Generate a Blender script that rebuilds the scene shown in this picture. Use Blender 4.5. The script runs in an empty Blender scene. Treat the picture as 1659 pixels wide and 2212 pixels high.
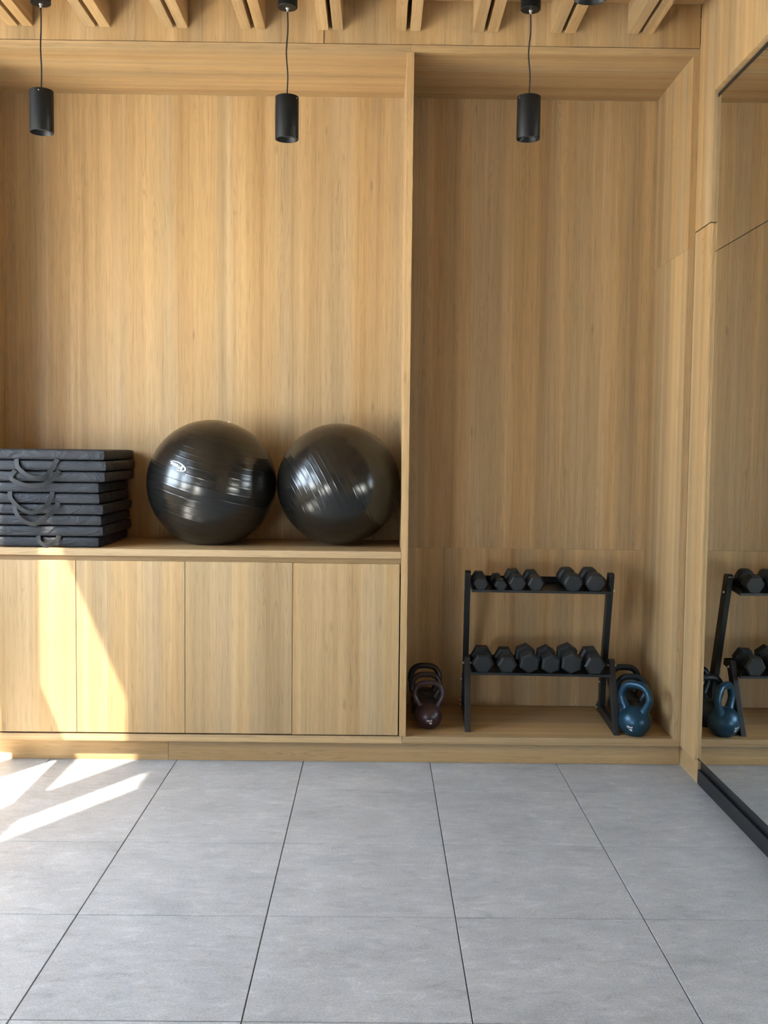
import bpy, bmesh, math, random
from mathutils import Vector, Matrix, noise
from mathutils.bvhtree import BVHTree

random.seed(7)
S = bpy.context.scene
COL = S.collection
R = math.radians

# ------------------------------------------------------------------ camera
# world: X right, Y into the storage wall (front faces of the unit at Y = 0), Z up, metres
CAM_POS = Vector((0.0, -4.735, 1.4855))
PITCH, YAW, ROLL = -0.0619556, 0.0063542, 0.0112265
fw = Vector((math.sin(YAW) * math.cos(PITCH), math.cos(YAW) * math.cos(PITCH), math.sin(PITCH)))
ri = fw.cross(Vector((0, 0, 1))).normalized()
up = ri.cross(fw)
cr = math.cos(ROLL) * ri + math.sin(ROLL) * up
cu = -math.sin(ROLL) * ri + math.cos(ROLL) * up
cam_d = bpy.data.cameras.new('camera')
cam_d.sensor_fit = 'VERTICAL'
cam_d.sensor_height = 36.0
cam_d.lens = 36.0 * 2217.166 / 2212.0
cam_d.clip_start = 0.05
cam = bpy.data.objects.new('camera', cam_d)
m = Matrix((cr, cu, -fw)).transposed().to_4x4()
m.translation = CAM_POS
cam.matrix_world = m
COL.objects.link(cam)
S.camera = cam

# ------------------------------------------------------------------ sky, sun, exposure
world = bpy.data.worlds.new('sky')
S.world = world
world.use_nodes = True
bg = world.node_tree.nodes['Background']
bg.inputs['Color'].default_value = (0.70, 0.85, 1.0, 1)
bg.inputs['Strength'].default_value = 24.0

SUN_DIR = Vector((0.60, 1.0, -1.43)).normalized()
sun_d = bpy.data.lights.new('sun', 'SUN')
sun_d.energy = 92.0
sun_d.color = (1.0, 0.91, 0.74)
sun_d.angle = R(0.53)
sun = bpy.data.objects.new('sun', sun_d)
sun.rotation_euler = SUN_DIR.to_track_quat('-Z', 'Y').to_euler()
sun.location = (-8, -12, 14)
COL.objects.link(sun)


def portal(name, loc, direction, sx, sy):
    d = bpy.data.lights.new(name, 'AREA')
    d.shape = 'RECTANGLE'
    d.size, d.size_y = sx, sy
    d.cycles.is_portal = True
    o = bpy.data.objects.new(name, d)
    o.rotation_euler = Vector(direction).to_track_quat('-Z', 'Z').to_euler()
    o.location = loc
    COL.objects.link(o)


S.view_settings.view_transform = 'Standard'
S.view_settings.look = 'None'
S.view_settings.gamma = 1.0
S.view_settings.use_curve_mapping = False
S.view_settings.exposure = 0.07
S.cycles.max_bounces = 8
S.cycles.diffuse_bounces = 5
S.cycles.glossy_bounces = 4


# ------------------------------------------------------------------ materials
def new_mat(name):
    mt = bpy.data.materials.new(name)
    mt.use_nodes = True
    nt = mt.node_tree
    return mt, nt, nt.nodes['Principled BSDF']


def N(nt, kind, **kw):
    n = nt.nodes.new(kind)
    for k, v in kw.items():
        setattr(n, k, v)
    return n


def ramp(nt, fac, stops, interp='LINEAR'):
    n = N(nt, 'ShaderNodeValToRGB')
    cr_ = n.color_ramp
    cr_.interpolation = interp
    while len(cr_.elements) > 1:
        cr_.elements.remove(cr_.elements[0])
    cr_.elements[0].position = stops[0][0]
    cr_.elements[0].color = (*stops[0][1], 1)
    for p, c in stops[1:]:
        e = cr_.elements.new(p)
        e.color = (*c, 1)
    nt.links.new(fac, n.inputs['Fac'])
    return n


def g(v):
    return (v, v, v)


def mixc(nt, blend, fac, a, b):
    n = N(nt, 'ShaderNodeMix', data_type='RGBA', blend_type=blend)
    if isinstance(fac, (int, float)):
        n.inputs[0].default_value = fac
    else:
        nt.links.new(fac, n.inputs[0])
    for sock, v in ((n.inputs[6], a), (n.inputs[7], b)):
        if isinstance(v, tuple):
            sock.default_value = (*v, 1)
        else:
            nt.links.new(v, sock)
    return n.outputs[2]


def plain(name, col, rough=0.5, metal=0.0, bump=None, spec=None, coat=0.0):
    mt, nt, b = new_mat(name)
    b.inputs['Base Color'].default_value = (*col, 1)
    b.inputs['Roughness'].default_value = rough
    b.inputs['Metallic'].default_value = metal
    if spec is not None:
        b.inputs['Specular IOR Level'].default_value = spec
    if coat:
        b.inputs['Coat Weight'].default_value = coat
        b.inputs['Coat Roughness'].default_value = 0.2
    if bump:
        scale, strength, dist = bump
        tc = N(nt, 'ShaderNodeTexCoord')
        nz = N(nt, 'ShaderNodeTexNoise')
        nz.inputs['Scale'].default_value = scale
        nz.inputs['Detail'].default_value = 4
        nt.links.new(tc.outputs['Object'], nz.inputs['Vector'])
        bp = N(nt, 'ShaderNodeBump')
        bp.inputs['Strength'].default_value = strength
        bp.inputs['Distance'].default_value = dist
        nt.links.new(nz.outputs['Fac'], bp.inputs['Height'])
        nt.links.new(bp.outputs['Normal'], b.inputs['Normal'])
    return mt


def wood(name, axis, tint=(1, 1, 1)):
    """oak laminate, grain along the given world axis"""
    mt, nt, b = new_mat(name)
    L = nt.links.new
    geo = N(nt, 'ShaderNodeNewGeometry')
    oi = N(nt, 'ShaderNodeObjectInfo')
    mul = N(nt, 'ShaderNodeMath', operation='MULTIPLY')
    L(oi.outputs['Random'], mul.inputs[0])
    mul.inputs[1].default_value = 37.0
    off = N(nt, 'ShaderNodeCombineXYZ')
    for i in range(3):
        L(mul.outputs[0], off.inputs[i])
    add = N(nt, 'ShaderNodeVectorMath', operation='ADD')
    L(geo.outputs['Position'], add.inputs[0])
    L(off.outputs[0], add.inputs[1])

    def tex(across, along, detail, rough=0.55, dist=0.0):
        sc = [across] * 3
        sc['XYZ'.index(axis)] = along
        mp = N(nt, 'ShaderNodeMapping')
        mp.inputs['Scale'].default_value = sc
        L(add.outputs[0], mp.inputs['Vector'])
        nz = N(nt, 'ShaderNodeTexNoise')
        nz.inputs['Scale'].default_value = 1.0
        nz.inputs['Detail'].default_value = detail
        nz.inputs['Roughness'].default_value = rough
        nz.inputs['Distortion'].default_value = dist
        L(mp.outputs[0], nz.inputs['Vector'])
        return nz.outputs['Fac']

    c = lambda r_, g_, b_: (r_ * tint[0] * 0.89, g_ * tint[1] * 0.915, b_ * tint[2] * 0.85)
    bands = tex(15, 0.20, 3.0, 0.65)
    base = ramp(nt, bands, [(0.26, c(0.345, 0.205, 0.098)), (0.42, c(0.430, 0.272, 0.140)),
                            (0.52, c(0.455, 0.296, 0.158)), (0.60, c(0.500, 0.325, 0.176)), (0.76, c(0.560, 0.385, 0.222))]).outputs[0]
    tone = tex(9, 0.12, 0.0, 0.5)
    tn = ramp(nt, tone, [(0.36, (0.90, 0.94, 1.02)), (0.5, (1.0, 1.0, 1.0)), (0.66, (1.06, 1.02, 0.94))]).outputs[0]
    base = mixc(nt, 'MULTIPLY', 0.8, base, tn)
    fine = tex(105, 1.5, 4, 0.7)
    f1 = ramp(nt, fine, [(0.28, g(0.70)), (0.42, g(0.92)), (0.5, g(1.0)), (0.72, g(1.14))]).outputs[0]
    col = mixc(nt, 'MULTIPLY', 0.52, base, f1)
    pores = tex(300, 9.0, 1, 0.6)
    f2 = ramp(nt, pores, [(0.33, g(0.66)), (0.45, g(1.0)), (0.70, g(1.06))]).outputs[0]
    col = mixc(nt, 'MULTIPLY', 0.45, col, f2)
    # cathedral growth lines: contour lines of a stretched noise field, only in a few narrow strips
    field = tex(11.0, 0.75, 1.5, 0.5, 0.25)
    k = N(nt, 'ShaderNodeMath', operation='MULTIPLY')
    L(field, k.inputs[0]); k.inputs[1].default_value = 42.0
    fr = N(nt, 'ShaderNodeMath', operation='FRACT')
    L(k.outputs[0], fr.inputs[0])
    lines = ramp(nt, fr.outputs[0], [(0.0, g(0.74)), (0.14, g(0.92)), (0.32, g(1.0)), (0.86, g(1.0)), (1.0, g(0.74))]).outputs[0]
    mask = tex(10.0, 0.8, 1, 0.5)
    mk = ramp(nt, mask, [(0.54, g(0.0)), (0.66, g(0.75))]).outputs[0]
    col = mixc(nt, 'MULTIPLY', mk, col, lines)
    # small dark knots
    sc = [9.0] * 3
    sc['XYZ'.index(axis)] = 2.4
    mp = N(nt, 'ShaderNodeMapping')
    mp.inputs['Scale'].default_value = sc
    L(add.outputs[0], mp.inputs['Vector'])
    vo = N(nt, 'ShaderNodeTexVoronoi')
    vo.inputs['Scale'].default_value = 1.0
    L(mp.outputs[0], vo.inputs['Vector'])
    kn = ramp(nt, vo.outputs['Distance'], [(0.0, g(0.55)), (0.055, g(0.8)), (0.09, g(1.0))]).outputs[0]
    col = mixc(nt, 'MULTIPLY', 0.7, col, kn)
    L(col, b.inputs['Base Color'])
    b.inputs['Roughness'].default_value = 0.52
    b.inputs['Specular IOR Level'].default_value = 0.35
    bp = N(nt, 'ShaderNodeBump')
    bp.inputs['Strength'].default_value = 0.12
    bp.inputs['Distance'].default_value = 0.0008
    L(fine, bp.inputs['Height'])
    L(bp.outputs['Normal'], b.inputs['Normal'])
    return mt


WZ = wood('oak_laminate_vertical_grain', 'Z')
WX = wood('oak_laminate_horizontal_grain', 'X')
WY = wood('oak_laminate_depth_grain', 'Y')


def tile_mat():
    mt, nt, b = new_mat('grey_cement_tile')
    L = nt.links.new
    geo = N(nt, 'ShaderNodeNewGeometry')
    oi = N(nt, 'ShaderNodeObjectInfo')
    mul = N(nt, 'ShaderNodeMath', operation='MULTIPLY')
    L(oi.outputs['Random'], mul.inputs[0]); mul.inputs[1].default_value = 23.0
    off = N(nt, 'ShaderNodeCombineXYZ')
    L(mul.outputs[0], off.inputs[0]); L(mul.outputs[0], off.inputs[1])
    add = N(nt, 'ShaderNodeVectorMath', operation='ADD')
    L(geo.outputs['Position'], add.inputs[0]); L(off.outputs[0], add.inputs[1])

    def tex(scale, detail, rough, sx=1.0, dist=0.0):
        mp = N(nt, 'ShaderNodeMapping')
        mp.inputs['Scale'].default_value = (scale * sx, scale, scale)
        L(add.outputs[0], mp.inputs['Vector'])
        nz = N(nt, 'ShaderNodeTexNoise')
        nz.inputs['Scale'].default_value = 1
        nz.inputs['Detail'].default_value = detail
        nz.inputs['Roughness'].default_value = rough
        nz.inputs['Distortion'].default_value = dist
        L(mp.outputs[0], nz.inputs['Vector'])
        return nz.outputs['Fac']
    cloud = tex(4.5, 6, 0.62, 0.7)
    col = ramp(nt, cloud, [(0.28, (0.290, 0.308, 0.330)), (0.42, (0.345, 0.362, 0.386)), (0.55, (0.375, 0.392, 0.418)), (0.72, (0.425, 0.442, 0.468))]).outputs[0]
    flow = tex(26, 5, 0.7, 0.45, 0.8)
    f = ramp(nt, flow, [(0.30, g(0.70)), (0.42, g(0.93)), (0.56, g(1.03)), (0.70, g(1.28))]).outputs[0]
    col = mixc(nt, 'MULTIPLY', 0.8, col, f)
    gr = tex(190, 4, 0.75, 0.7)
    f2 = ramp(nt, gr, [(0.3, g(0.62)), (0.5, g(1.0)), (0.72, g(1.38))]).outputs[0]
    col = mixc(nt, 'MULTIPLY', 0.7, col, f2)
    sp = tex(85, 2, 0.5, 0.5, 1.0)
    f3 = ramp(nt, sp, [(0.24, g(0.6)), (0.28, g(1.0)), (0.74, g(1.0)), (0.79, g(1.35))]).outputs[0]
    col = mixc(nt, 'MULTIPLY', 0.6, col, f3)
    L(col, b.inputs['Base Color'])
    rr = ramp(nt, flow, [(0.3, g(0.50)), (0.7, g(0.62))]).outputs[0]
    L(rr, b.inputs['Roughness'])
    b.inputs['Specular IOR Level'].default_value = 0.5
    bp = N(nt, 'ShaderNodeBump')
    bp.inputs['Strength'].default_value = 0.15
    bp.inputs['Distance'].default_value = 0.001
    L(gr, bp.inputs['Height'])
    L(bp.outputs['Normal'], b.inputs['Normal'])
    return mt


TILE = tile_mat()
GROUT = plain('dark_grout', (0.075, 0.075, 0.08), 0.9)
BLACK_METAL = plain('black_powder_coat', (0.006, 0.007, 0.008), 0.45, 0.0, (900, 0.15, 0.0006))
BLACK_ALU = plain('black_anodised_trim', (0.008, 0.009, 0.011), 0.4)
LAMP_BLACK = plain('matt_black_lamp_paint', (0.005, 0.0055, 0.006), 0.45, 0.0, None, 0.22)
LAMP_INNER = plain('dark_reflector', (0.04, 0.04, 0.042), 0.30)
LAMP_LENS = plain('frosted_lamp_lens', (0.35, 0.35, 0.36), 0.5)
STEEL = plain('zinc_steel', (0.75, 0.75, 0.75), 0.28, 1.0)
CHROME = plain('chrome', (0.82, 0.82, 0.83), 0.16, 1.0)
RUBBER = plain('black_dumbbell_rubber', (0.014, 0.016, 0.018), 0.55, 0.0, (700, 0.25, 0.0006), 0.35)
BALL = plain('black_vinyl_ball', (0.009, 0.0085, 0.0075), 0.21, 0.0, (200, 0.04, 0.0006), 0.62)
PATCH = plain('gloss_black_print', (0.008, 0.008, 0.009), 0.25)
WHITE = plain('white_print', (0.82, 0.82, 0.82), 0.5)
PLUG = plain('white_plastic_plug', (0.8, 0.8, 0.78), 0.4)
MIRROR = plain('mirror_silver', (0.78, 0.79, 0.76), 0.015, 1.0)
KB_MAROON = plain('maroon_vinyl_coating', (0.034, 0.016, 0.019), 0.36)
KB_BROWN = plain('dark_brown_vinyl_coating', (0.018, 0.011, 0.011), 0.36)
KB_BLACK = plain('black_vinyl_coating', (0.010, 0.010, 0.012), 0.36)
KB_BLUE = plain('metallic_blue_vinyl_coating', (0.013, 0.050, 0.088), 0.34, 0.5)
KB_NAVY = plain('navy_vinyl_coating', (0.007, 0.017, 0.027), 0.36, 0.2)
WEBBING = plain('black_webbing', (0.018, 0.019, 0.021), 0.75, 0.0, (1400, 0.4, 0.0006))
CORD = plain('black_cord', (0.010, 0.010, 0.011), 0.6)
RUBBER_FOOT = plain('black_plastic_cap', (0.010, 0.010, 0.011), 0.5)
PAVING = plain('pale_paving', (0.72, 0.70, 0.66), 0.9)
WALL_PAINT = plain('white_wall_paint', (0.62, 0.60, 0.56), 0.8)
GREY_PAINT = plain('charcoal_wall_paint', (0.16, 0.155, 0.15), 0.8)


def mat_fabric():
    mt, nt, b = new_mat('black_nylon_fabric')
    L = nt.links.new
    geo = N(nt, 'ShaderNodeNewGeometry')
    nz = N(nt, 'ShaderNodeTexNoise')
    nz.inputs['Scale'].default_value = 9
    nz.inputs['Detail'].default_value = 3.0
    nz.inputs['Distortion'].default_value = 0.9
    mp = N(nt, 'ShaderNodeMapping')
    mp.inputs['Scale'].default_value = (0.9, 0.9, 2.2)
    mp.inputs['Rotation'].default_value = (0.0, 0.65, 0.0)
    L(geo.outputs['Position'], mp.inputs['Vector'])
    L(mp.outputs[0], nz.inputs['Vector'])
    fold = ramp(nt, nz.outputs['Fac'], [(0.25, g(0.0)), (0.50, g(0.75)), (0.56, g(0.55)), (0.75, g(1.0))]).outputs[0]
    bp = N(nt, 'ShaderNodeBump')
    bp.inputs['Strength'].default_value = 0.55
    bp.inputs['Distance'].default_value = 0.012
    L(fold, bp.inputs['Height'])
    L(bp.outputs['Normal'], b.inputs['Normal'])
    b.inputs['Base Color'].default_value = (0.027, 0.028, 0.032, 1)
    b.inputs['Roughness'].default_value = 0.55
    b.inputs['Specular IOR Level'].default_value = 0.18
    b.inputs['Sheen Weight'].default_value = 0.0
    b.inputs['Sheen Roughness'].default_value = 0.4
    return mt


FABRIC = mat_fabric()


# ------------------------------------------------------------------ mesh helpers
def link(name, me, mat, parent=None, loc=None):
    o = bpy.data.objects.new(name, me)
    COL.objects.link(o)
    if mat is not None and not me.materials:
        me.materials.append(mat)
    if loc is not None:
        o.location = loc
    if parent is not None:
        o.parent = parent
    return o


def from_bm(name, bm, mat, parent=None, loc=None, smooth=False):
    bmesh.ops.recalc_face_normals(bm, faces=bm.faces)
    me = bpy.data.meshes.new(name)
    bm.to_mesh(me)
    bm.free()
    if smooth:
        for p in me.polygons:
            p.use_smooth = True
        if smooth != 'all':
            me.set_sharp_from_angle(angle=R(smooth))
    return link(name, me, mat, parent, loc)


def empty(name, loc=(0, 0, 0), rz=0.0, label=None, cat=None, group=None, kind=None):
    o = bpy.data.objects.new(name, None)
    o.empty_display_size = 0.05
    o.location = loc
    o.rotation_euler = (0, 0, rz)
    COL.objects.link(o)
    return tag(o, label, cat, group, kind)


def tag(o, label=None, cat=None, group=None, kind=None):
    for k, v in (('label', label), ('category', cat), ('group', group), ('kind', kind)):
        if v:
            o[k] = v
    return o


def add_box(bm, x0, x1, y0, y1, z0, z1, bev=0.0, seg=1):
    r = bmesh.ops.create_cube(bm, size=1.0)
    vs = r['verts']
    bmesh.ops.scale(bm, vec=(x1 - x0, y1 - y0, z1 - z0), verts=vs)
    bmesh.ops.translate(bm, vec=((x0 + x1) / 2, (y0 + y1) / 2, (z0 + z1) / 2), verts=vs)
    if bev:
        es = list({e for v in vs for e in v.link_edges})
        bmesh.ops.bevel(bm, geom=es, offset=bev, segments=seg, affect='EDGES', profile=0.5)


def box(name, x0, x1, y0, y1, z0, z1, mat, parent=None, bev=0.001, seg=1):
    """bevelled board in world coordinates, origin at its bottom centre"""
    c = Vector(((x0 + x1) / 2, (y0 + y1) / 2, z0))
    bm = bmesh.new()
    add_box(bm, x0 - c.x, x1 - c.x, y0 - c.y, y1 - c.y, 0, z1 - z0, bev, seg)
    loc = c
    if parent is not None:
        loc = parent.matrix_world_inv @ c if hasattr(parent, 'matrix_world_inv') else c - parent.location
    return from_bm(name, bm, mat, parent, loc)


def add_tube(bm, pts, rad, seg=12, cap=True):
    """tube along pts; rad a number or one per point"""
    pts = [Vector(p) for p in pts]
    n = len(pts)
    rad = [rad] * n if isinstance(rad, (int, float)) else rad
    rings = []
    prev = None
    for i, p in enumerate(pts):
        t = (pts[min(i + 1, n - 1)] - pts[max(i - 1, 0)]).normalized()
        if prev is None:
            a = Vector((0, 0, 1)) if abs(t.z) < 0.9 else Vector((1, 0, 0))
            u = t.cross(a).normalized()
        else:
            u = (prev - t * prev.dot(t)).normalized()
        prev = u
        w = t.cross(u)
        rr = rad[i]
        ra, rb = (rr, rr) if isinstance(rr, (int, float)) else rr
        rings.append([bm.verts.new(p + u * math.cos(2 * math.pi * k / seg) * ra + w * math.sin(2 * math.pi * k / seg) * rb) for k in range(seg)])
    for a, b in zip(rings, rings[1:]):
        for k in range(seg):
            bm.faces.new((a[k], a[(k + 1) % seg], b[(k + 1) % seg], b[k]))
    if cap:
        bm.faces.new(rings[0][::-1])
        bm.faces.new(rings[-1])


def add_lathe(bm, prof, seg=32, axis_m=None):
    """revolve (r, z) profile about Z; ends with r = 0 close to a point"""
    rings = []
    for r_, z_ in prof:
        if r_ < 1e-6:
            v = Vector((0, 0, z_))
            rings.append([bm.verts.new(axis_m @ v if axis_m else v)])
        else:
            ring = []
            for k in range(seg):
                a = 2 * math.pi * k / seg
                v = Vector((r_ * math.cos(a), r_ * math.sin(a), z_))
                ring.append(bm.verts.new(axis_m @ v if axis_m else v))
            rings.append(ring)
    for a, b in zip(rings, rings[1:]):
        for k in range(seg):
            k2 = (k + 1) % seg
            if len(a) == 1 and len(b) == 1:
                continue
            if len(a) == 1:
                bm.faces.new((a[0], b[k2], b[k]))
            elif len(b) == 1:
                bm.faces.new((a[k], a[k2], b[0]))
            else:
                bm.faces.new((a[k], a[k2], b[k2], b[k]))


def add_prism_x(bm, poly, x0, x1, bev=0.0):
    """(y, z) polygon extruded along X"""
    a = [bm.verts.new((x0, y, z)) for y, z in poly]
    b = [bm.verts.new((x1, y, z)) for y, z in poly]
    n = len(poly)
    fs = [bm.faces.new(a), bm.faces.new(b[::-1])]
    for i in range(n):
        fs.append(bm.faces.new((a[i], b[i], b[(i + 1) % n], a[(i + 1) % n])))
    if bev:
        es = list({e for f in fs for e in f.edges})
        bmesh.ops.bevel(bm, geom=es, offset=bev, segments=2, affect='EDGES', profile=0.5)


def text_mesh(txt, size, bold=0.0):
    """flat letters as a list of (vertices 2-D, faces), centred on the origin"""
    cu_ = bpy.data.curves.new('letters', 'FONT')
    cu_.body = txt
    cu_.size = size
    cu_.align_x = 'CENTER'
    cu_.align_y = 'CENTER'
    cu_.offset = bold
    cu_.resolution_u = 3
    o = bpy.data.objects.new('letters', cu_)
    COL.objects.link(o)
    bpy.context.view_layer.update()
    dg = bpy.context.evaluated_depsgraph_get()
    me = bpy.data.meshes.new_from_object(o.evaluated_get(dg))
    vs = [(v.co.x, v.co.y) for v in me.vertices]
    fs = [tuple(p.vertices) for p in me.polygons]
    bpy.data.objects.remove(o)
    bpy.data.curves.remove(cu_)
    bpy.data.meshes.remove(me)
    xs = [v[0] for v in vs]; ys = [v[1] for v in vs]
    cx, cy = (min(xs) + max(xs)) / 2, (min(ys) + max(ys)) / 2
    return [(x - cx, y - cy) for x, y in vs], fs, max(xs) - min(xs), max(ys) - min(ys)


def decal(name, shapes, target, n0, ang, mat, parent, lift):
    """lay flat 2-D shapes on the target mesh (local coords) around the point seen along n0"""
    bm = bmesh.new()
    bm.from_mesh(target.data)
    tree = BVHTree.FromBMesh(bm)
    bm.free()
    n0 = Vector(n0).normalized()
    c = sum((v.co for v in target.data.vertices), Vector()) / len(target.data.vertices) if not hasattr(target, 'dc') else target.dc
    tx = Vector((0, 0, 1)).cross(n0).normalized()
    ty = n0.cross(tx)
    ux = tx * math.cos(ang) + ty * math.sin(ang)
    uy = -tx * math.sin(ang) + ty * math.cos(ang)
    ob = bmesh.new()
    for vs, fs in shapes:
        vv = []
        for x, y in vs:
            o_ = c + ux * x + uy * y + n0 * 1.0
            hit, nrm, _, _ = tree.ray_cast(o_, -n0)
            p = (hit + n0 * lift) if hit else c
            vv.append(ob.verts.new(p))
        for f in fs:
            try:
                ob.faces.new([vv[i] for i in f])
            except ValueError:
                pass
    return from_bm(name, ob, mat, parent)


# ------------------------------------------------------------------ dimensions
BACK = 0.61                       # niche depth
XL, XD0, XD1, XR0, XR1 = -1.930, 0.112, 0.1435, 1.402, 1.433
Z_BOT0, Z_BOT1 = 0.105, 0.138     # bottom board
Z_SH0, Z_SH1 = 0.975, 1.0075      # shelf over the doors
Z_TOP0, Z_TOP1 = 3.266, 3.297     # top board
Z_CEIL = 3.492
KICK_Y = 0.055
XW = -2.45                        # left window wall
XM = 1.448                        # mirror plane
Y_BACKWALL = -7.2

# ------------------------------------------------------------------ floor
fl = box('floor', XW, 1.475, Y_BACKWALL, BACK + 0.05, -0.05, -0.0045, GROUT, None, 0)
tag(fl, 'grey cement tile floor with dark joints', None, None, 'structure')
tile_cache = {}
GAPX, GAPY = 0.0034, 0.0028
xs_ = [-2.738 + 0.6 * i for i in range(8)]           # ... -0.938, -0.338, 0.262, 0.862, 1.462
ys_ = [0.238 - 0.6 * j for j in range(14)]
for i in range(7):
    for j in range(13):
        x0, x1 = max(xs_[i], XW + 0.002), min(xs_[i + 1], 1.462)
        y1, y0 = min(ys_[j], 0.075), max(ys_[j + 1], Y_BACKWALL + 0.01)
        if x1 - x0 < 0.03 or y1 - y0 < 0.03:
            continue
        x0 += GAPX / 2; x1 -= GAPX / 2; y0 += GAPY / 2; y1 -= GAPY / 2
        key = (round(x1 - x0, 4), round(y1 - y0, 4))
        if key not in tile_cache:
            bm = bmesh.new()
            add_box(bm, -key[0] / 2, key[0] / 2, -key[1] / 2, key[1] / 2, 0, 0.008, 0.0012)
            bmesh.ops.recalc_face_normals(bm, faces=bm.faces)
            me = bpy.data.meshes.new('floor_tile')
            bm.to_mesh(me); bm.free()
            me.materials.append(TILE)
            tile_cache[key] = me
        t = link('floor_tile', tile_cache[key], None, fl,
                 Vector(((x0 + x1) / 2, (y0 + y1) / 2, -0.008)) - fl.location)
        t.rotation_euler = (random.uniform(-1, 1) * 0.0007, random.uniform(-1, 1) * 0.0007, 0)

# ------------------------------------------------------------------ ceiling with slat pairs
ce = box('ceiling', XW - 0.02, 1.55, Y_BACKWALL, BACK + 0.10, Z_CEIL, Z_CEIL + 0.04, WX, None, 0)
tag(ce, 'oak boarded ceiling with pairs of hanging slats', None, None, 'structure')
bm = bmesh.new()
add_box(bm, -0.0235, 0.0235, -5.6 / 2, 5.6 / 2, 0, Z_CEIL - 3.355, 0.0015)
bmesh.ops.recalc_face_normals(bm, faces=bm.faces)
slat_me = bpy.data.meshes.new('ceiling_slat')
bm.to_mesh(slat_me); bm.free()
slat_me.materials.append(WY)
for k in range(-2, 8):
    cx = -1.276 + 0.3476 * k
    for s in (-1, 1):
        link('ceiling_slat', slat_me, None, ce, Vector((cx + s * 0.0325, -2.803, 3.355)) - ce.location)

# ------------------------------------------------------------------ far wall: fascia panels over the unit, panel left of it
wf = box('wall_far', XW, 1.475, BACK + 0.03, BACK + 0.10, 0, Z_CEIL, WALL_PAINT, None, 0)
tag(wf, 'far wall clad in oak panels above the storage niches', None, None, 'structure')
box('fascia_panel', -1.965, -0.2652, 0.003, 0.022, Z_TOP1 + 0.003, Z_CEIL, WZ, wf, 0.001)
box('fascia_panel', -0.2615, 1.431, 0.003, 0.022, Z_TOP1 + 0.003, Z_CEIL, WZ, wf, 0.001)
box('wall_panel', XW, -1.968, 0.003, 0.022, 0, Z_CEIL, WZ, wf, 0.001)

kick = empty('baseboard_far', (0, KICK_Y, 0), 0, 'recessed oak plinth under the storage unit', None, None, 'structure')
box('plinth_board', -1.965, -0.979, KICK_Y, KICK_Y + 0.018, 0, Z_BOT0, WX, kick, 0.0008)
box('plinth_board', -0.978, 1.447, KICK_Y, KICK_Y + 0.018, 0, Z_BOT0, WX, kick, 0.0008)

# ------------------------------------------------------------------ base cabinet with four doors
bc = empty('base_cabinet', (-0.92, 0.3, Z_BOT0), 0, 'low oak cabinet with four flat handleless doors under the shelf', 'cabinet')
box('bottom_board', -1.965, 0.126, 0, BACK, Z_BOT0, Z_BOT1, WX, bc)
box('back_panel', XL, XD0, BACK - 0.006, BACK + 0.012, Z_BOT1, Z_SH0, WZ, bc)
box('side_panel', -1.965, XL, 0.0, BACK, Z_BOT1 + 0.001, Z_SH0 - 0.001, WZ, bc)
box('finger_rail', XL, XD0, 0.030, 0.048, 0.895, Z_SH0, WX, bc)
edges = [-1.900, -1.3950, -0.8895, -0.3900, 0.1095]
gaps = [0.0022, 0.0022, 0.0022, 0.0046]
for i in range(4):
    gl = gaps[i - 1] if i else 0.002
    box('cabinet_door', edges[i] + gl / 2, edges[i + 1] - gaps[i] / 2 - (0.001 if i == 3 else 0),
        0.0015, 0.0205, 0.1445 - (0.0015 if i == 3 else 0), 0.9515 - (0.002 if i == 3 else 0), WZ, bc, 0.0012)
box('filler_strip', XL + 0.001, edges[0] - 0.002, 0.0015, 0.0205, 0.1445, 0.9515, WZ, bc, 0.001)

# ------------------------------------------------------------------ shelf and niches
sh = box('storage_shelf', XL, XD0 - 0.0005, 0.0, BACK, Z_SH0, Z_SH1, WX, None, 0.0012)
tag(sh, 'thick oak shelf board carrying the black mats and balls', 'shelf')

n1 = empty('storage_niche', (-0.9, 0.3, Z_SH1), 0, 'wide open oak niche behind the mats and exercise balls', 'niche')
box('back_panel', XL, XD0, BACK, BACK + 0.018, Z_SH1, Z_TOP0, WZ, n1, 0)
box('side_panel', -1.965, XL, 0.0, BACK, Z_SH1 + 0.0005, Z_TOP0, WZ, n1)
box('top_panel', -1.965, 0.1275, 0.0, BACK, Z_TOP0, Z_TOP1, WX, n1)

n2 = empty('storage_niche', (0.77, 0.3, Z_BOT0), 0, 'tall narrow oak niche holding the dumbbell rack and kettlebells', 'niche')
box('divider_panel', XD0, XD1, 0.0, BACK, Z_BOT1 + 0.0005, Z_TOP0, WZ, n2)
box('floor_board', 0.1275, XR1, 0.0, BACK, Z_BOT0 - 0.001, Z_BOT1, WX, n2)
box('top_panel', 0.1285, XR1, 0.0, BACK, Z_TOP0, Z_TOP1, WX, n2)
box('back_panel', XD1, XR0, BACK, BACK + 0.018, Z_BOT1, 0.9690, WZ, n2, 0.0004)
box('back_panel', XD1, XR0, BACK, BACK + 0.018, 0.9695, Z_TOP0, WZ, n2, 0.0004)
box('side_panel', XR0, XR1, 0.0005, BACK, Z_BOT1, 2.4065, WZ, n2, 0.0004)
box('side_panel', XR0, XR1, 0.0005, BACK, 2.407, Z_TOP0, WZ, n2, 0.0004)

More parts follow.
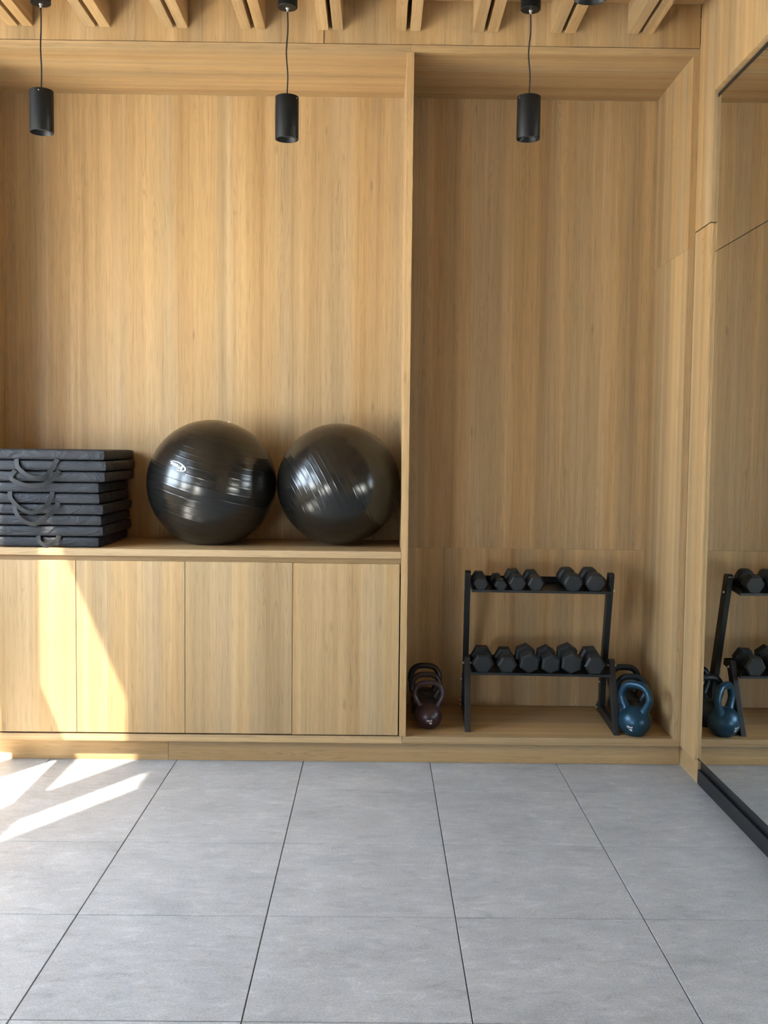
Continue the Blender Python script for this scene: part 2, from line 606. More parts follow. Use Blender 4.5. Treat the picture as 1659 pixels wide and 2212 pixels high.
# ------------------------------------------------------------------ right wall: oak panels, skirting, mirror
wr = box('wall_right', 1.475, 1.55, Y_BACKWALL, BACK + 0.1, 0, Z_CEIL, WALL_PAINT, None, 0)
tag(wr, 'right wall clad in oak panels around the mirror', None, None, 'structure')
box('wall_panel', XR1, XM + 0.02, -0.219, 0.0025, 2.4835, Z_CEIL, WZ, wr, 0.0008)
box('wall_panel', XR1, XM + 0.02, -0.217, -0.002, 0.105, 2.4780, WZ, wr, 0.0008)
box('wall_panel', XR1, XM + 0.02, -2.82, -0.2205, 3.040, Z_CEIL, WZ, wr, 0.0008)
box('wall_panel', XR1, XM + 0.02, Y_BACKWALL, -2.822, 0.105, Z_CEIL, WZ, wr, 0.0008)
br = box('baseboard_right', XM, XM + 0.013, -0.222, KICK_Y + 0.018, 0, 0.104, WY, None, 0.0006)
tag(br, 'short oak skirting board below the right wall panel', None, None, 'structure')

mi = empty('wall_mirror', (XM, -1.5, 0), 0, 'large wall mirror in two rows of panes reflecting the rack', 'mirror')
for a, b in ((-1.519, -0.2215), (-2.819, -1.521)):
    box('mirror_pane', XM, XM + 0.005, a, b, 0.1165, 2.349, MIRROR, mi, 0)
    box('mirror_pane', XM, XM + 0.005, a, b, 2.352, 3.0385, MIRROR, mi, 0)
box('backing_board', XM + 0.006, XM + 0.018, -2.82, -0.2215, 0.11, 3.04, BLACK_ALU, mi, 0)
box('reflected_band', XM - 0.0012, XM - 0.0001, -2.82, -0.2215, 3.010, 3.027, BLACK_ALU, mi, 0.0003)  # dark reflection put in as a black strip on the glass
box('bottom_trim', XM + 0.0125, XM + 0.022, -2.82, -0.2225, 0.0, 0.1095, BLACK_ALU, mi, 0.0005)
box('bottom_trim', XM - 0.001, XM + 0.0120, -2.82, -0.2225, 0.0, 0.066, BLACK_ALU, mi, 0.001)
box('bottom_trim', XM - 0.0005, XM + 0.006, -2.82, -0.2225, 0.110, 0.1162, BLACK_ALU, mi, 0.0005)

# ------------------------------------------------------------------ left wall with the sun windows, low rear opening added for fill light, paving outside
openings = [(-1.183, -0.36, 1.25, 2.290), (-1.183, -0.36, 2.483, 3.41),  # sills raised to hold back sun on the inside floor
            (-2.170, -1.540, 1.00, 2.290), (-2.170, -1.478, 2.483, 3.41),
            (-2.750, -2.490, 1.00, 2.290), (-2.750, -2.490, 2.483, 3.41),
            (-6.900, -4.400, 0.08, 1.00)]
ysb = sorted({Y_BACKWALL, BACK + 0.1} | {o[0] for o in openings} | {o[1] for o in openings})
zsb = [-0.05, 0.08, 1.00, 1.25, 2.290, 2.483, 3.41, Z_CEIL]
bm = bmesh.new()
for a, b in zip(ysb, ysb[1:]):
    for c, d in zip(zsb, zsb[1:]):
        if any(o[0] <= a and b <= o[1] and o[2] <= c and d <= o[3] for o in openings):
            continue
        add_box(bm, XW - 0.02, XW, a, b, c, d)
wl = from_bm('wall_left', bm, WALL_PAINT)
tag(wl, 'left wall with tall windows letting in the sun', None, None, 'structure')
for i, o in enumerate(openings):
    portal('window_daylight', (XW - 0.03, (o[0] + o[1]) / 2, (o[2] + o[3]) / 2), (1, 0, 0), o[1] - o[0], o[3] - o[2])

wb = box('wall_near', XW - 0.02, 1.55, Y_BACKWALL - 0.06, Y_BACKWALL, -0.05, Z_CEIL + 0.04, GREY_PAINT, None, 0)
tag(wb, 'plain wall behind the viewer', None, None, 'structure')

gm = bmesh.new()
bmesh.ops.create_grid(gm, x_segments=1, y_segments=1, size=60)
gr = from_bm('ground_outside', gm, PAVING, None, (0, 0, -0.06))
tag(gr, 'pale paved ground outside the windows', None, None, 'structure')

def sun_filter_mat():  # filter added to weaken the sun through the upper openings
    mt, nt, b = new_mat('sun_dimming_filter')
    nt.nodes.remove(b)
    tr = N(nt, 'ShaderNodeBsdfTransparent')
    tr.inputs['Color'].default_value = (0.40, 0.40, 0.40, 1)
    nt.links.new(tr.outputs[0], nt.nodes['Material Output'].inputs['Surface'])
    return mt


SUN_FILTER = sun_filter_mat()
wi = empty('transom_sun_filter', (XW, -1.5, 2.483), 0, 'filter panes added in the transom openings to dim the sun', None, None, 'structure')
for o in openings:
    if o[2] > 2.4 and o[1] > -3:
        box('sun_filter_pane', XW - 0.013, XW - 0.009, o[0], o[1], o[2], o[3], SUN_FILTER, wi, 0)

# ------------------------------------------------------------------ pendant lamps
def lerp(a, b, t):
    return a + (b - a) * t


def pendant(x, y, z0, z1, zc, screw_ang, label, cord_bend, loop=False):
    p = empty('pendant_lamp', (x, y, z0), 0, label, 'lamp', 'black cylinder pendant lamps')
    h = z1 - z0
    r = 0.049
    bm = bmesh.new()
    add_lathe(bm, [(0.0, h), (r - 0.002, h), (r, h - 0.0015), (r, 0.0015), (r - 0.0008, 0.0), (r - 0.0022, 0.0),
                   (r - 0.0030, 0.001), (r - 0.006, 0.007), (0.036, 0.020), (0.036, 0.035), (0.0, 0.035)], 48)
    from_bm('shade', bm, LAMP_BLACK, p, None, 35)
    bm = bmesh.new()
    add_lathe(bm, [(0.0352, 0.0195), (0.0355, 0.034), (0.022, 0.0345), (0.020, 0.027), (0.0245, 0.0225), (0.0352, 0.0195)], 40)
    from_bm('reflector', bm, LAMP_INNER, p, None, 35)
    bm = bmesh.new()
    add_lathe(bm, [(0.0, 0.0285), (0.0195, 0.0285), (0.0195, 0.033), (0.0, 0.033)], 24)
    from_bm('lens', bm, LAMP_LENS, p, None, 35)
    bm = bmesh.new()
    add_lathe(bm, [(0.0, 0.0), (0.0022, 0.0), (0.0026, 0.0008), (0.0024, 0.0028), (0.0, 0.0030)], 12)
    for v in bm.verts:
        q = Vector((v.co.x, -v.co.z, v.co.y))
        q.y -= r - 0.0008
        q = Matrix.Rotation(screw_ang, 3, 'Z') @ q
        v.co = q + Vector((0, 0, h - 0.012))
    from_bm('screw', bm, STEEL, p, None, 35)
    pts = []
    for i in range(25):
        t = i / 24
        pts.append((cord_bend * math.sin(t * 9.0) * math.sin(math.pi * t), 0, lerp(h, zc - z0 - 0.012, t)))
    bm = bmesh.new()
    add_tube(bm, pts, 0.0030, 10)
    from_bm('cord', bm, CORD, p, None, 'all')
    bm = bmesh.new()
    add_lathe(bm, [(0.0, 0.0), (0.0028, 0.0), (0.0046, 0.002), (0.0046, 0.008), (0.0075, 0.012), (0.0075, 0.016), (0, 0.016)], 16)
    from_bm('cord_grip', bm, STEEL, p, (0, 0, zc - z0 - 0.016), 35)
    bm = bmesh.new()
    add_lathe(bm, [(0.0, 0.0), (0.039, 0.0), (0.0415, 0.0025), (0.0415, Z_CEIL - zc), (0.0, Z_CEIL - zc)], 40)
    from_bm('canopy', bm, LAMP_BLACK, p, (0, 0, zc - z0), 35)
    if loop:
        bm = bmesh.new()
        for s in (-1, 1):
            pp = [(s * 0.004 - 0.012 + 0.018 * math.cos(a), -0.006 + s * 0.004, h - 0.002 + 0.013 * math.sin(a)) for a in [math.pi * i / 10 for i in range(11)]]
            add_tube(bm, pp, 0.0007, 6)
        from_bm('wire_loop', bm, STEEL, p, None, 'all')
    return p


pendant(-1.419, -0.35, 2.785, 2.956, 3.309, R(4), 'black cylinder pendant lamp at far left above the mats', 0.002)
pendant(-0.396, -0.35, 2.770, 2.944, 3.306, R(58), 'black cylinder pendant lamp above the two exercise balls', 0.004, True)
pendant(0.614, -0.35, 2.784, 2.958, 3.310, R(-58), 'black cylinder pendant lamp in front of the narrow right niche', 0.005)
pendant(0.584, -1.77, 2.755, 2.929, 3.310, R(20), 'nearest black pendant lamp, only its lower rim at the top edge', 0.002)


# ------------------------------------------------------------------ folded exercise mats
def soft_box(x0, x1, y0, y1, z0, z1, seed, amp=0.0022):
    bm = bmesh.new()
    add_box(bm, x0, x1, y0, y1, z0, z1)
    bmesh.ops.subdivide_edges(bm, edges=[e for e in bm.edges if abs(e.verts[0].co.z - e.verts[1].co.z) > 1e-4], cuts=5, use_grid_fill=True)
    bmesh.ops.subdivide_edges(bm, edges=[e for e in bm.edges if abs(e.verts[0].co.x - e.verts[1].co.x) > 1e-4], cuts=27, use_grid_fill=True)
    bmesh.ops.subdivide_edges(bm, edges=[e for e in bm.edges if abs(e.verts[0].co.y - e.verts[1].co.y) > 1e-4], cuts=21, use_grid_fill=True)
    r = 0.009
    ce_ = Vector(((x0 + x1) / 2, (y0 + y1) / 2, (z0 + z1) / 2))
    hx, hy, hz = (x1 - x0) / 2, (y1 - y0) / 2, (z1 - z0) / 2
    for v in bm.verts:
        d = v.co - ce_
        q = Vector((max(-hx + r, min(hx - r, d.x)), max(-hy + r, min(hy - r, d.y)), max(-hz + r, min(hz - r, d.z))))
        e = d - q
        if e.length > 1e-7:
            nrm = e.normalized()
            # flat faces keep their plane, edges become round
            p = q + nrm * r
            if sum(1 for c in e if abs(c) > 1e-6) == 1:
                p = d
            co = p + ce_
            w = noise.noise(Vector((co.x * 9 + seed, co.y * 9, co.z * 16))) + 0.5 * noise.noise(Vector((co.x * 24, co.y * 24 + seed, co.z * 30)))
            bulge = 0.0025 * max(0, 1 - (d.z / hz) ** 2)
            side = Vector((nrm.x, nrm.y, 0))
            v.co = co + side * (w * amp + bulge)
            v.co.z = max(z0, min(z1, v.co.z))
    return bm


def ribbon(pts, width, thick=0.0018):
    """strap lying in the X-Z plane, pts = (x, y, z)"""
    pts = [Vector(p) for p in pts]
    # Catmull-Rom smoothing
    fine_ = []
    n = len(pts)
    for i in range(n - 1):
        p0, p1, p2, p3 = pts[max(i - 1, 0)], pts[i], pts[i + 1], pts[min(i + 2, n - 1)]
        for k in range(6):
            t = k / 6
            fine_.append(0.5 * ((2 * p1) + (p2 - p0) * t + (2 * p0 - 5 * p1 + 4 * p2 - p3) * t * t + (3 * p1 - p0 - 3 * p2 + p3) * t ** 3))
    fine_.append(pts[-1])
    bm = bmesh.new()
    rows = []
    m_ = len(fine_)
    for i, p in enumerate(fine_):
        t = (fine_[min(i + 1, m_ - 1)] - fine_[max(i - 1, 0)]).normalized()
        s = i / (m_ - 1)
        wdir = t.cross(Vector((0, 1, 0))).normalized()
        wdir = (wdir + Vector((0, -0.55 * math.sin(math.pi * s), 0))).normalized()
        nn = t.cross(wdir).normalized()
        w = width / 2
        rows.append([bm.verts.new(p + wdir * a * w + nn * b * thick / 2) for a, b in ((-1, -1), (1, -1), (1, 1), (-1, 1))])
    for a, b in zip(rows, rows[1:]):
        for k in range(4):
            bm.faces.new((a[k], a[(k + 1) % 4], b[(k + 1) % 4], b[k]))
    bm.faces.new(rows[0][::-1]); bm.faces.new(rows[-1])
    return bm


LAY = 0.0508
def mat_thing(label, z0, panels, handles, loops):
    """panels: (right x, front y) bottom to top"""
    mt = empty('exercise_mat', (-1.60, 0.32, z0), 0, label, 'exercise mat', 'folded black exercise mats')
    inv = mt.location
    for k, (xr, yf) in enumerate(panels):
        bm = soft_box(xr - 0.59 - inv.x, xr - inv.x, yf - inv.y, 0.585 - inv.y, k * LAY + 0.0004, (k + 1) * LAY - 0.0016, z0 * 50 + k * 7)
        from_bm('mat_panel', bm, FABRIC, mt, None, 50)
    for pts in handles:
        bm = ribbon([(x - inv.x, y - inv.y, z - inv.z) for x, y, z in pts], 0.022)
        from_bm('carry_handle', bm, WEBBING, mt, None, 40)
    for x, y, z, w, h in loops:
        bm = bmesh.new()
        add_tube(bm, [(x - inv.x, y - inv.y, z - inv.z), (x - inv.x + 0.004, y - inv.y + w, z - inv.z), (x - inv.x + 0.004, y - inv.y + w, z - inv.z - h), (x - inv.x, y - inv.y, z - inv.z - h)], 0.0013, 6)
        from_bm('zip_pull', bm, WEBBING, mt, None, 'all')
    return mt


Z0 = Z_SH1 + 0.0005
zs = lambda k: Z0 + k * LAY       # height of the k-th seam above the shelf
mat_thing('lowest folded black mat of the stack, resting on the shelf', zs(0),
          [(-1.297, 0.034), (-1.276, 0.028), (-1.282, 0.028)],
          [[(-1.575, 0.030, zs(1) + 0.004), (-1.563, 0.007, zs(1) - 0.022), (-1.527, 0.000, zs(1) - 0.040), (-1.490, 0.007, zs(1) - 0.022), (-1.478, 0.030, zs(1) + 0.004)]],
          [(-1.288, 0.052, zs(1) + 0.046, 0.035, 0.040)])
mat_thing('middle folded black mat of the stack with two hanging handles', zs(3),
          [(-1.274, 0.026), (-1.290, 0.026), (-1.293, 0.026)],
          [[(-1.703, 0.024, zs(5) + 0.006), (-1.693, 0.012, zs(5) - 0.030), (-1.645, -0.002, zs(5) - 0.072), (-1.590, -0.008, zs(5) - 0.091), (-1.540, -0.002, zs(5) - 0.070), (-1.513, 0.012, zs(5) - 0.030), (-1.506, 0.024, zs(5) + 0.006)],
           [(-1.680, 0.018, zs(4) + 0.006), (-1.672, 0.002, zs(4) - 0.030), (-1.640, -0.012, zs(4) - 0.070), (-1.580, -0.018, zs(4) - 0.092), (-1.525, -0.012, zs(4) - 0.060), (-1.490, 0.002, zs(4) - 0.024), (-1.478, 0.018, zs(4) + 0.006)]],
          [(-1.300, 0.062, zs(4) + 0.040, 0.03, 0.03), (-1.279, 0.052, zs(3) + 0.040, 0.05, 0.030)])
mat_thing('topmost folded black mat of the stack with dangling webbing handles', zs(6),
          [(-1.262, 0.016), (-1.256, 0.016), (-1.263, 0.014)],
          [[(-1.667, 0.010, zs(8) + 0.004), (-1.655, -0.002, zs(8) - 0.036), (-1.612, -0.014, zs(8) - 0.068), (-1.570, -0.018, zs(8) - 0.082), (-1.527, -0.014, zs(8) - 0.076), (-1.500, -0.002, zs(8) - 0.040), (-1.478, 0.010, zs(8) + 0.004)],
           [(-1.672, 0.010, zs(7) + 0.002), (-1.688, -0.004, zs(7) - 0.034), (-1.640, -0.018, zs(7) - 0.058), (-1.580, -0.024, zs(7) - 0.068), (-1.520, -0.020, zs(7) - 0.056), (-1.485, -0.004, zs(7) - 0.020), (-1.470, 0.010, zs(7) + 0.002)]],
          [(-1.262, 0.032, zs(8) - 0.020, 0.02, 0.022), (-1.268, 0.027, zs(7) - 0.010, 0.02, 0.022)])


# ------------------------------------------------------------------ exercise balls
def ball(label, x, y, r, height, axis, ridges):
    """vinyl ball with moulded rings about an axis, pressed flat where it rests"""
    o = empty('exercise_ball', (x, y, Z_SH1), 0, label, 'exercise ball', 'black exercise balls')
    q = Vector((0, 0, 1)).rotation_difference(Vector(axis)).to_matrix()
    prof = []
    n = 420
    lats = [math.asin(s) for s in ridges]
    for i in range(n + 1):
        a = -math.pi / 2 + math.pi * i / n
        rr = r + sum(0.0011 * math.exp(-((a - l) / 0.0052) ** 2) for l in lats)
        prof.append((rr * math.cos(a) if 0 < i < n else 0.0, rr * math.sin(a)))
    bm = bmesh.new()
    add_lathe(bm, prof, 112, q)
    cz = height - r * 0.985
    for v in bm.verts:
        p = v.co
        z = p.z * (0.985 if p.z > 0 else 0.985) + cz
        if z < 0.035:
            # settle on the shelf with a soft flat foot
            k = (0.035 - z)
            z = 0.035 - 0.035 * (1 - math.exp(-k / 0.035))
            z = max(0.0006, z - 0.010 * min(1, k / 0.03) ** 2)
        v.co = Vector((p.x, p.y, z))
    sk = from_bm('ball_skin', bm, BALL, o, None, 'all')
    bm = bmesh.new()
    add_lathe(bm, [(0, -0.004), (0.0058, -0.004), (0.0062, 0.0015), (0.0045, 0.0030), (0, 0.0032)], 16,
              Matrix.Translation(Vector(axis).normalized() * (r * 0.984) + Vector((0, 0, cz))) @ q.to_4x4())
    from_bm('air_plug', bm, PLUG, o, None, 'all')
    return o, sk, cz


b1, sk1, cz1 = ball('larger black exercise ball with a white printed logo beside the mats', -0.814, 0.312, 0.3155, 0.608,
                    (0.27, -0.06, 0.96), [.80, .72, .63, .54, .45, .37, .28, .16, .04, -.09, -.20, -.31, -.41, -.50, -.59, -.67, -.75])
b2, sk2, cz2 = ball('slightly smaller plain black exercise ball against the divider panel', -0.1925, 0.308, 0.3015, 0.597,
                    (-0.88, -0.16, -0.44), [.93, .88, .82, .75, .68, .60, .52, .43, .34, .25, .16, .07, -.05, -.17])


def ellipse_ring(a0, a1, rx, ry, w0, w1, n=28, cx=0, cy=0):
    vs, fs = [], []
    for i in range(n + 1):
        t = i / n
        a = lerp(a0, a1, t)
        w = lerp(w0, w1, t)
        c, s = math.cos(a), math.sin(a)
        vs += [(cx + c * rx, cy + s * ry), (cx + c * (rx - w), cy + s * (ry - w * 0.8))]
    for i in range(n):
        fs.append((2 * i, 2 * i + 1, 2 * i + 3, 2 * i + 2))
    return vs, fs


def grid_rect(w, h, nx=8, ny=4):
    vs = [(-w / 2 + w * i / nx, -h / 2 + h * j / ny) for j in range(ny + 1) for i in range(nx + 1)]
    fs = [(j * (nx + 1) + i, j * (nx + 1) + i + 1, (j + 1) * (nx + 1) + i + 1, (j + 1) * (nx + 1) + i) for j in range(ny) for i in range(nx)]
    return vs, fs


class _T:                         # decal target wrapper with its own centre
    def __init__(self, o, c):
        self.data = o.data
        self.dc = Vector(c)


LOGO_N = (-0.365, -0.88, 0.275)
t1 = _T(sk1, (0, 0, cz1))
LA = R(158)
decal('logo_patch', [grid_rect(0.112, 0.052)], t1, LOGO_N, LA, PATCH, b1, 0.0008)
tv, tf, tw, th = text_mesh('Weston', 0.030, 0.0007)
tv = [(x * 0.070 / tw + 0.008, y * 0.0175 / th + 0.001) for x, y in tv]
# swoosh around the word: thick at its start (the left of the word), thin along its lower edge
sw1 = ellipse_ring(R(215), R(352), 0.050, 0.019, 0.008, 0.0016, 28, 0.0, -0.001)
sw2 = ellipse_ring(R(218), R(100), 0.050, 0.019, 0.009, 0.0030, 22, 0.0, -0.001)
sw3 = ([(-0.031, 0.0145), (-0.027, 0.0145), (-0.031, 0.0), (-0.026, 0.0), (-0.026, -0.0165), (-0.020, -0.0165)],
       [(0, 1, 3, 2), (2, 3, 5, 4)])
decal('logo_print', [(tv, tf), sw1, sw2, sw3], t1, LOGO_N, LA, WHITE, b1, 0.0014)

# ------------------------------------------------------------------ dumbbell rack
RK = empty('dumbbell_rack', (0.428, 0.083, Z_BOT1), math.atan2(-0.033, 0.73),
           'black steel two-tier dumbbell rack standing in the narrow niche', 'rack')
RW, TW = 0.731, 0.027
for side in (0, 1):
    x0 = 0 if side == 0 else RW - TW
    x1 = x0 + TW
    bm = bmesh.new()
    add_prism_x(bm, [(0.0, 0.0), (0.052, 0.0), (0.205, 0.298), (0.205, 0.320), (0.195, 0.330), (0.162, 0.330)], x0, x1, 0.0016)
    from_bm('front_upright', bm, BLACK_METAL, RK)
    bm = bmesh.new()
    add_prism_x(bm, [(0.050, 0.001), (0.505, 0.001), (0.515, 0.010), (0.515, 0.030), (0.505, 0.042), (0.0715, 0.042)], x0 + 0.0008, x1 - 0.0008, 0.0014)
    from_bm('foot_bar', bm, BLACK_METAL, RK)
    bm = bmesh.new()
    add_prism_x(bm, [(0.395, 0.0425), (0.445, 0.0425), (0.445, 0.150), (0.2835, 0.735), (0.272, 0.746), (0.232, 0.746), (0.222, 0.737), (0.222, 0.730), (0.383, 0.150)], x0, x1, 0.0016)
    from_bm('rear_post', bm, BLACK_METAL, RK)
    # folded joint plate at the heel
    xo = x0 - 0.0025 if side == 0 else x1
    bm = bmesh.new()
    add_prism_x(bm, [(0.392, 0.006), (0.500, 0.006), (0.500, 0.038), (0.447, 0.105), (0.447, 0.185), (0.400, 0.185)], xo, xo + 0.0025, 0)
    from_bm('joint_plate', bm, BLACK_METAL, RK)
    for (yy, zz) in ((0.408, 0.165), (0.478, 0.040), (0.470, 0.018), (0.262, 0.655), (0.172, 0.300)):
        for out in (0, 1):
            d = -1 if out == 0 else 1
            xs = (x0 - (0.0025 if side == 0 else 0)) if out == 0 else (x1 + (0.0025 if side == 1 else 0))
            bm = bmesh.new()
            add_lathe(bm, [(0, 0.0), (0.0068, 0.0), (0.0068, 0.0018), (0.0050, 0.0020), (0.0050, 0.0062), (0.0038, 0.0072), (0, 0.0072)], 6 if out == side else 12,
                      Matrix.Translation((xs, yy, zz)) @ Matrix.Rotation(R(90) * d, 4, 'Y'))
            from_bm('bolt', bm, STEEL, RK, None, 30)


def tray(yf, zf, depth, tilt, x0, x1):
    """folded sheet tray: rear lip, sloped bed, front lip, end flanges"""
    bm = bmesh.new()
    c, s = math.cos(tilt), math.sin(tilt)
    T = lambda u, v: (yf + u * c - v * s, zf + u * s + v * c)
    t = 0.003
    add_prism_x(bm, [T(0, 0), T(depth, 0), T(depth, t), T(0, t)], x0, x1)
    add_prism_x(bm, [T(0, t), T(t, t), T(t, 0.012), T(0, 0.012)], x0, x1)
    add_prism_x(bm, [T(depth - t, t), T(depth, t), T(depth, 0.034), T(depth - t, 0.034)], x0, x1)
    for xa in (x0, x1 - t):
        add_prism_x(bm, [T(t, t), T(depth - t, t), T(depth - t, 0.034), T(t, 0.022)], xa, xa + t)
    from_bm('tray', bm, BLACK_METAL, RK)


TILT = R(6.0)
U_YF, U_ZF = 0.135, 0.655
L_YF, L_ZF = 0.098, 0.257
tray(U_YF, U_ZF, 0.218, TILT, TW + 0.001, RW - TW - 0.001)
tray(L_YF, L_ZF, 0.222, TILT, TW + 0.001, RW - TW - 0.001)
bpy.context.view_layer.update()
RKM = RK.matrix_world.copy()


# ------------------------------------------------------------------ dumbbells
def hex_head(rr, y0, y1, cham, rnd):
    """hex prism along Y with chamfered outer end at y0 and inner end at y1"""
    bm = bmesh.new()
    def ring(sc, y):
        vs = []
        for k in range(6):
            a = R(60 * k)
            if rnd:
                b0 = Vector((math.cos(a), math.sin(a)))
                pv = Vector((math.cos(a - R(60)), math.sin(a - R(60))))
                nx = Vector((math.cos(a + R(60)), math.sin(a + R(60))))
                for w in ((pv - b0) * rnd, ((pv - b0) + (nx - b0)) * rnd * 0.32, (nx - b0) * rnd):
                    p = (b0 + w) * rr * sc
                    vs.append(bm.verts.new((p.x, y, p.y)))
            else:
                vs.append(bm.verts.new((math.cos(a) * rr * sc, y, math.sin(a) * rr * sc)))
        return vs
    d = 1 if y1 > y0 else -1
    rs = [ring(1 - cham / rr, y0), ring(1.0 - 0.03, y0 + d * cham * 0.75), ring(1.0, y0 + d * cham * 1.0),
          ring(1.0, y1 - d * cham * 0.8), ring(0.80, y1), ]
    for a, b in zip(rs, rs[1:]):
        n = len(a)
        for k in range(n):
            bm.faces.new((a[k], a[(k + 1) % n], b[(k + 1) % n], b[k]))
    bm.faces.new(rs[0]); bm.faces.new(rs[-1])
    return bm


def dumbbell(label, u, tray_y, tray_z, rr, spin, length, yaw, rnd=0.0, lift=0.0, yo=0.0):
    """u: x on the rack of the front face centre; sits on the tilted tray"""
    lowest = rr * max(-math.sin(R(60 * k) + spin) for k in range(6))
    d = 0.0035 + lowest + lift
    c, s = math.cos(TILT), math.sin(TILT)
    mid = length / 2 + 0.010 + yo
    loc = Vector((u, tray_y + mid * c - d * s, tray_z + mid * s + d * c))
    o = empty('hex_dumbbell', (0, 0, 0), 0, label, 'dumbbell', 'black hex dumbbells on the rack')
    o.matrix_world = RKM @ Matrix.Translation(loc) @ Matrix.Rotation(yaw, 4, 'Z') @ Matrix.Rotation(TILT, 4, 'X') @ Matrix.Rotation(spin, 4, 'Y').inverted()
    hl = length * (0.33 if rr > 0.04 else 0.29)
    for sgn in (-1, 1):
        bm = hex_head(rr, sgn * length / 2, sgn * (length / 2 - hl), rr * 0.20, rnd)
        from_bm('hex_head', bm, RUBBER, o, None, 25 if rnd else False)
    bm = bmesh.new()
    h2 = length / 2 - hl + 0.002
    prof = [(0, -h2), (0.0125, -h2), (0.0125, -h2 + 0.006), (0.0135, -h2 * 0.5), (0.0150, 0), (0.0135, h2 * 0.5), (0.0125, h2 - 0.006), (0.0125, h2), (0, h2)]
    add_lathe(bm, prof, 20, Matrix.Rotation(R(90), 4, 'X'))
    from_bm('handle', bm, CHROME, o, None, 40)
    return o


UT = (U_YF, U_ZF)
LT = (L_YF, L_ZF)
dumbbell('small hex dumbbell, first from the left on the upper tier', 0.071, *UT, 0.0370, 0.0, 0.175, R(2), 0, 0)
dumbbell('smallest hex dumbbell, second from the left on the upper tier', 0.162, *UT, 0.0315, R(4), 0.165, R(6))
dumbbell('medium hex dumbbell, third from the left on the upper tier', 0.244, *UT, 0.0440, R(3), 0.185, R(5))
dumbbell('medium hex dumbbell left of the gap on the upper tier', 0.334, *UT, 0.0420, R(3), 0.185, R(5))
dumbbell('rounded hex dumbbell with chrome handle right of the upper gap', 0.512, *UT, 0.0510, R(0), 0.190, R(6), 0.20)
dumbbell('rounded hex dumbbell with chrome handle at the upper right end', 0.622, *UT, 0.0520, R(0), 0.190, R(5), 0.20)
dumbbell('large hex dumbbell, first from the left on the lower tier', 0.088, *LT, 0.0520, 0.0, 0.190, R(0))
dumbbell('large hex dumbbell, second from the left on the lower tier', 0.202, *LT, 0.0485, 0.0, 0.190, R(2))
dumbbell('tilted hex dumbbell, third from the left on the lower tier', 0.308, *LT, 0.0530, R(24), 0.195, R(4))
dumbbell('tilted hex dumbbell, third from the right on the lower tier', 0.410, *LT, 0.0500, R(26), 0.195, R(4))
dumbbell('largest tilted hex dumbbell, second from the right on the lower tier', 0.513, *LT, 0.0555, R(25), 0.200, R(2))
dumbbell('large hex dumbbell at the right end of the lower tier', 0.625, *LT, 0.0530, R(3), 0.195, R(2))


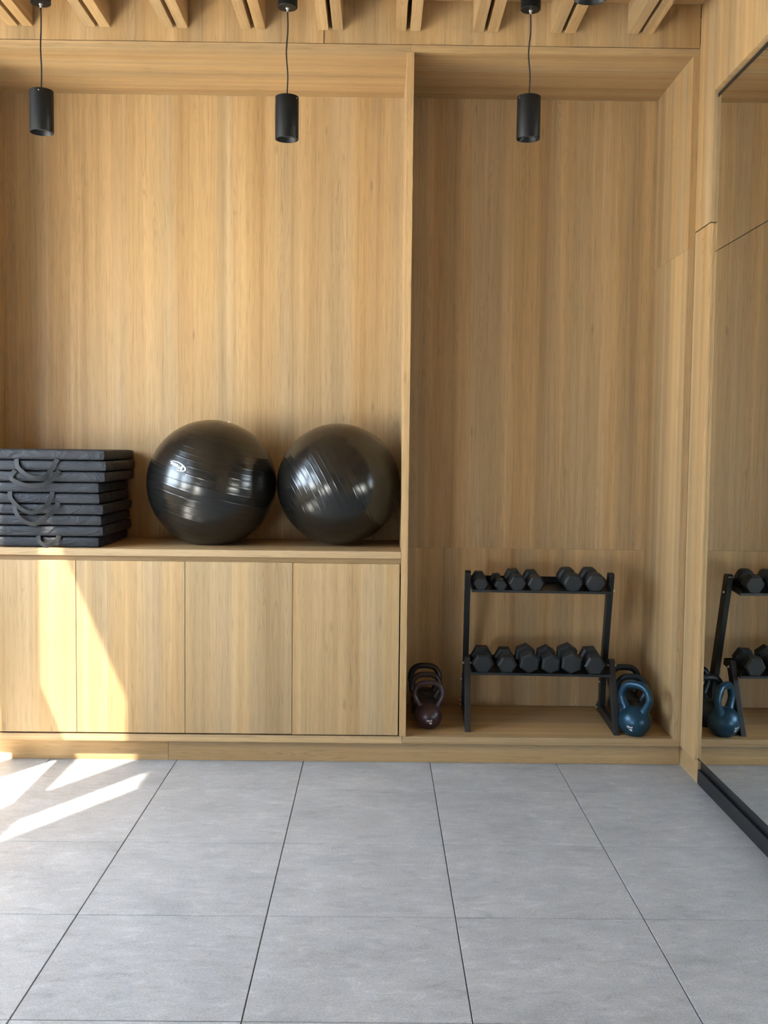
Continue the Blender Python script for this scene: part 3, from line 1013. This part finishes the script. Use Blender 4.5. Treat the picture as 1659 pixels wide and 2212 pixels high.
# ------------------------------------------------------------------ kettlebells
def kettlebell(label, x, y, rb, total, yaw, mat, logo_at=None, wide=1.0, thick=1.0):
    """rb bell radius, total height; vinyl bell with flat foot and arched handle"""
    o = empty('kettlebell', (x, y, Z_BOT1 + 0.0003), yaw, label, 'kettlebell', 'kettlebells in the narrow niche')
    hb = rb * 1.80                                   # bell height
    prof = [(0, 0), (rb * 0.50, 0), (rb * 0.57, rb * 0.025), (rb * 0.64, rb * 0.10)]
    cz, k = rb * 0.86, 24
    for i in range(k + 1):
        a = lerp(-0.84, math.pi / 2, i / k)
        sc = 1.0 if a < 0 else 1.0
        prof.append((max(0.0, rb * math.cos(a) ** 0.92), cz + rb * 0.94 * math.sin(a)))
    prof[-1] = (0, cz + rb * 0.94)
    prof = [p for i, p in enumerate(prof) if i < 4 or p[1] > prof[3][1] + 1e-4]
    bm = bmesh.new()
    add_lathe(bm, prof, 48)
    body = from_bm('bell', bm, mat, o, None, 'all')
    # handle: horns leave the shoulders, flare out and close over the top
    top = total
    hw = rb * 0.90 * wide                            # half width of the handle centreline
    zb = cz + rb * 0.50
    tr = 0.0150 * (rb / 0.07) ** 0.4 * thick
    z_in = cz + rb * 0.42
    zc = lerp(zb, top - tr, 0.50)
    rz = top - tr - zc
    ctrl = [(rb * 0.52, z_in, tr * 1.7), (rb * 0.64, cz + rb * 0.74, tr * 1.25), (lerp(rb * 0.66, hw, 0.62), lerp(cz + rb * 0.74, zc, 0.52), tr * 1.05)]
    for i in range(7):
        a_ = R(90 * i / 6)
        ctrl.append((hw * math.cos(a_) ** 0.68 if i < 6 else 0.0, zc + rz * math.sin(a_) ** 0.92, tr))
    full = ctrl + [(-a, b, c) for a, b, c in ctrl[-2::-1]]
    pts, rad = [], []
    n = len(full)
    for i in range(n - 1):
        q = [Vector(full[max(0, min(n - 1, i + d))]) for d in (-1, 0, 1, 2)]
        for kk in range(5):
            t = kk / 5
            v = 0.5 * ((2 * q[1]) + (q[2] - q[0]) * t + (2 * q[0] - 5 * q[1] + 4 * q[2] - q[3]) * t * t + (3 * q[1] - q[0] - 3 * q[2] + q[3]) * t ** 3)
            pts.append((v.x, 0, v.y)); rad.append(v.z)
    pts.append((full[-1][0], 0, full[-1][1])); rad.append(full[-1][2])
    bm = bmesh.new()
    add_tube(bm, pts, rad, 18)
    from_bm('handle', bm, mat, o, None, 'all')
    if logo_at:
        dirn, ang, sc = logo_at
        tgt = _T(body, (0, 0, rb * 0.66))
        disc_v = [(0, 0)] + [(0.026 * sc * math.cos(2 * math.pi * i / 24), 0.026 * sc * math.sin(2 * math.pi * i / 24)) for i in range(24)]
        decal('logo_patch', [(disc_v, [(0, 1 + i, 1 + (i + 1) % 24) for i in range(24)])], tgt, dirn, ang, mat, o, 0.0006)
        tv_, tf_, tw_, th_ = text_mesh('EVERLAST', 0.02, 0.0005)
        W_ = 0.034 * sc
        vv = []
        for px, py in tv_:
            u = px / tw_                      # -0.5 .. 0.5
            h_ = 0.013 * sc * (0.72 + 1.35 * u * u)
            vv.append((u * W_, py / th_ * h_ + 0.006 * sc))
        glove = [(0.004, -0.0075), (0.009, -0.0068), (0.0125, -0.0095), (0.019, -0.0150), (0.013, -0.0148), (0.0085, -0.0165), (0.004, -0.0140), (0.0020, -0.0105)]
        arm = [(-0.008, -0.0045), (-0.006, -0.0080), (0.0, -0.0082), (0.006, -0.0050), (0.018, -0.0052), (0.008, -0.0030), (0.0, -0.0060), (-0.005, -0.0058)]
        shapes = [(vv, tf_)]
        for poly in (glove, arm):
            shapes.append(([(a * sc, b * sc) for a, b in poly], [tuple(range(len(poly)))]))
        decal('logo_print', shapes, tgt, dirn, ang, WHITE, o, 0.0011)
    return o


kettlebell('maroon kettlebell with a white logo left of the rack', 0.257, 0.165, 0.0675, 0.232, R(0), KB_MAROON,
           ((0.03, -1, 0.0), 0.0, 0.78), 1.12, 0.82)
kettlebell('dark brown kettlebell, the middle one left of the rack', 0.250, 0.315, 0.0700, 0.240, R(4), KB_BROWN, None, 1.14, 0.9)
kettlebell('black kettlebell at the back, left of the rack', 0.252, 0.462, 0.0720, 0.254, R(-2), KB_BLACK, None, 1.14, 0.95)
kettlebell('metallic blue kettlebell with a white logo right of the rack', 1.236, 0.072, 0.0770, 0.258, R(-46), KB_BLUE,
           ((0.24, -1, -0.04), R(-8), 0.80), 1.06, 1.15)
kettlebell('navy kettlebell, the middle one right of the rack', 1.258, 0.246, 0.0760, 0.256, R(-10), KB_NAVY)
kettlebell('dark navy kettlebell at the back, right of the rack', 1.268, 0.430, 0.0780, 0.264, R(-6), KB_NAVY)
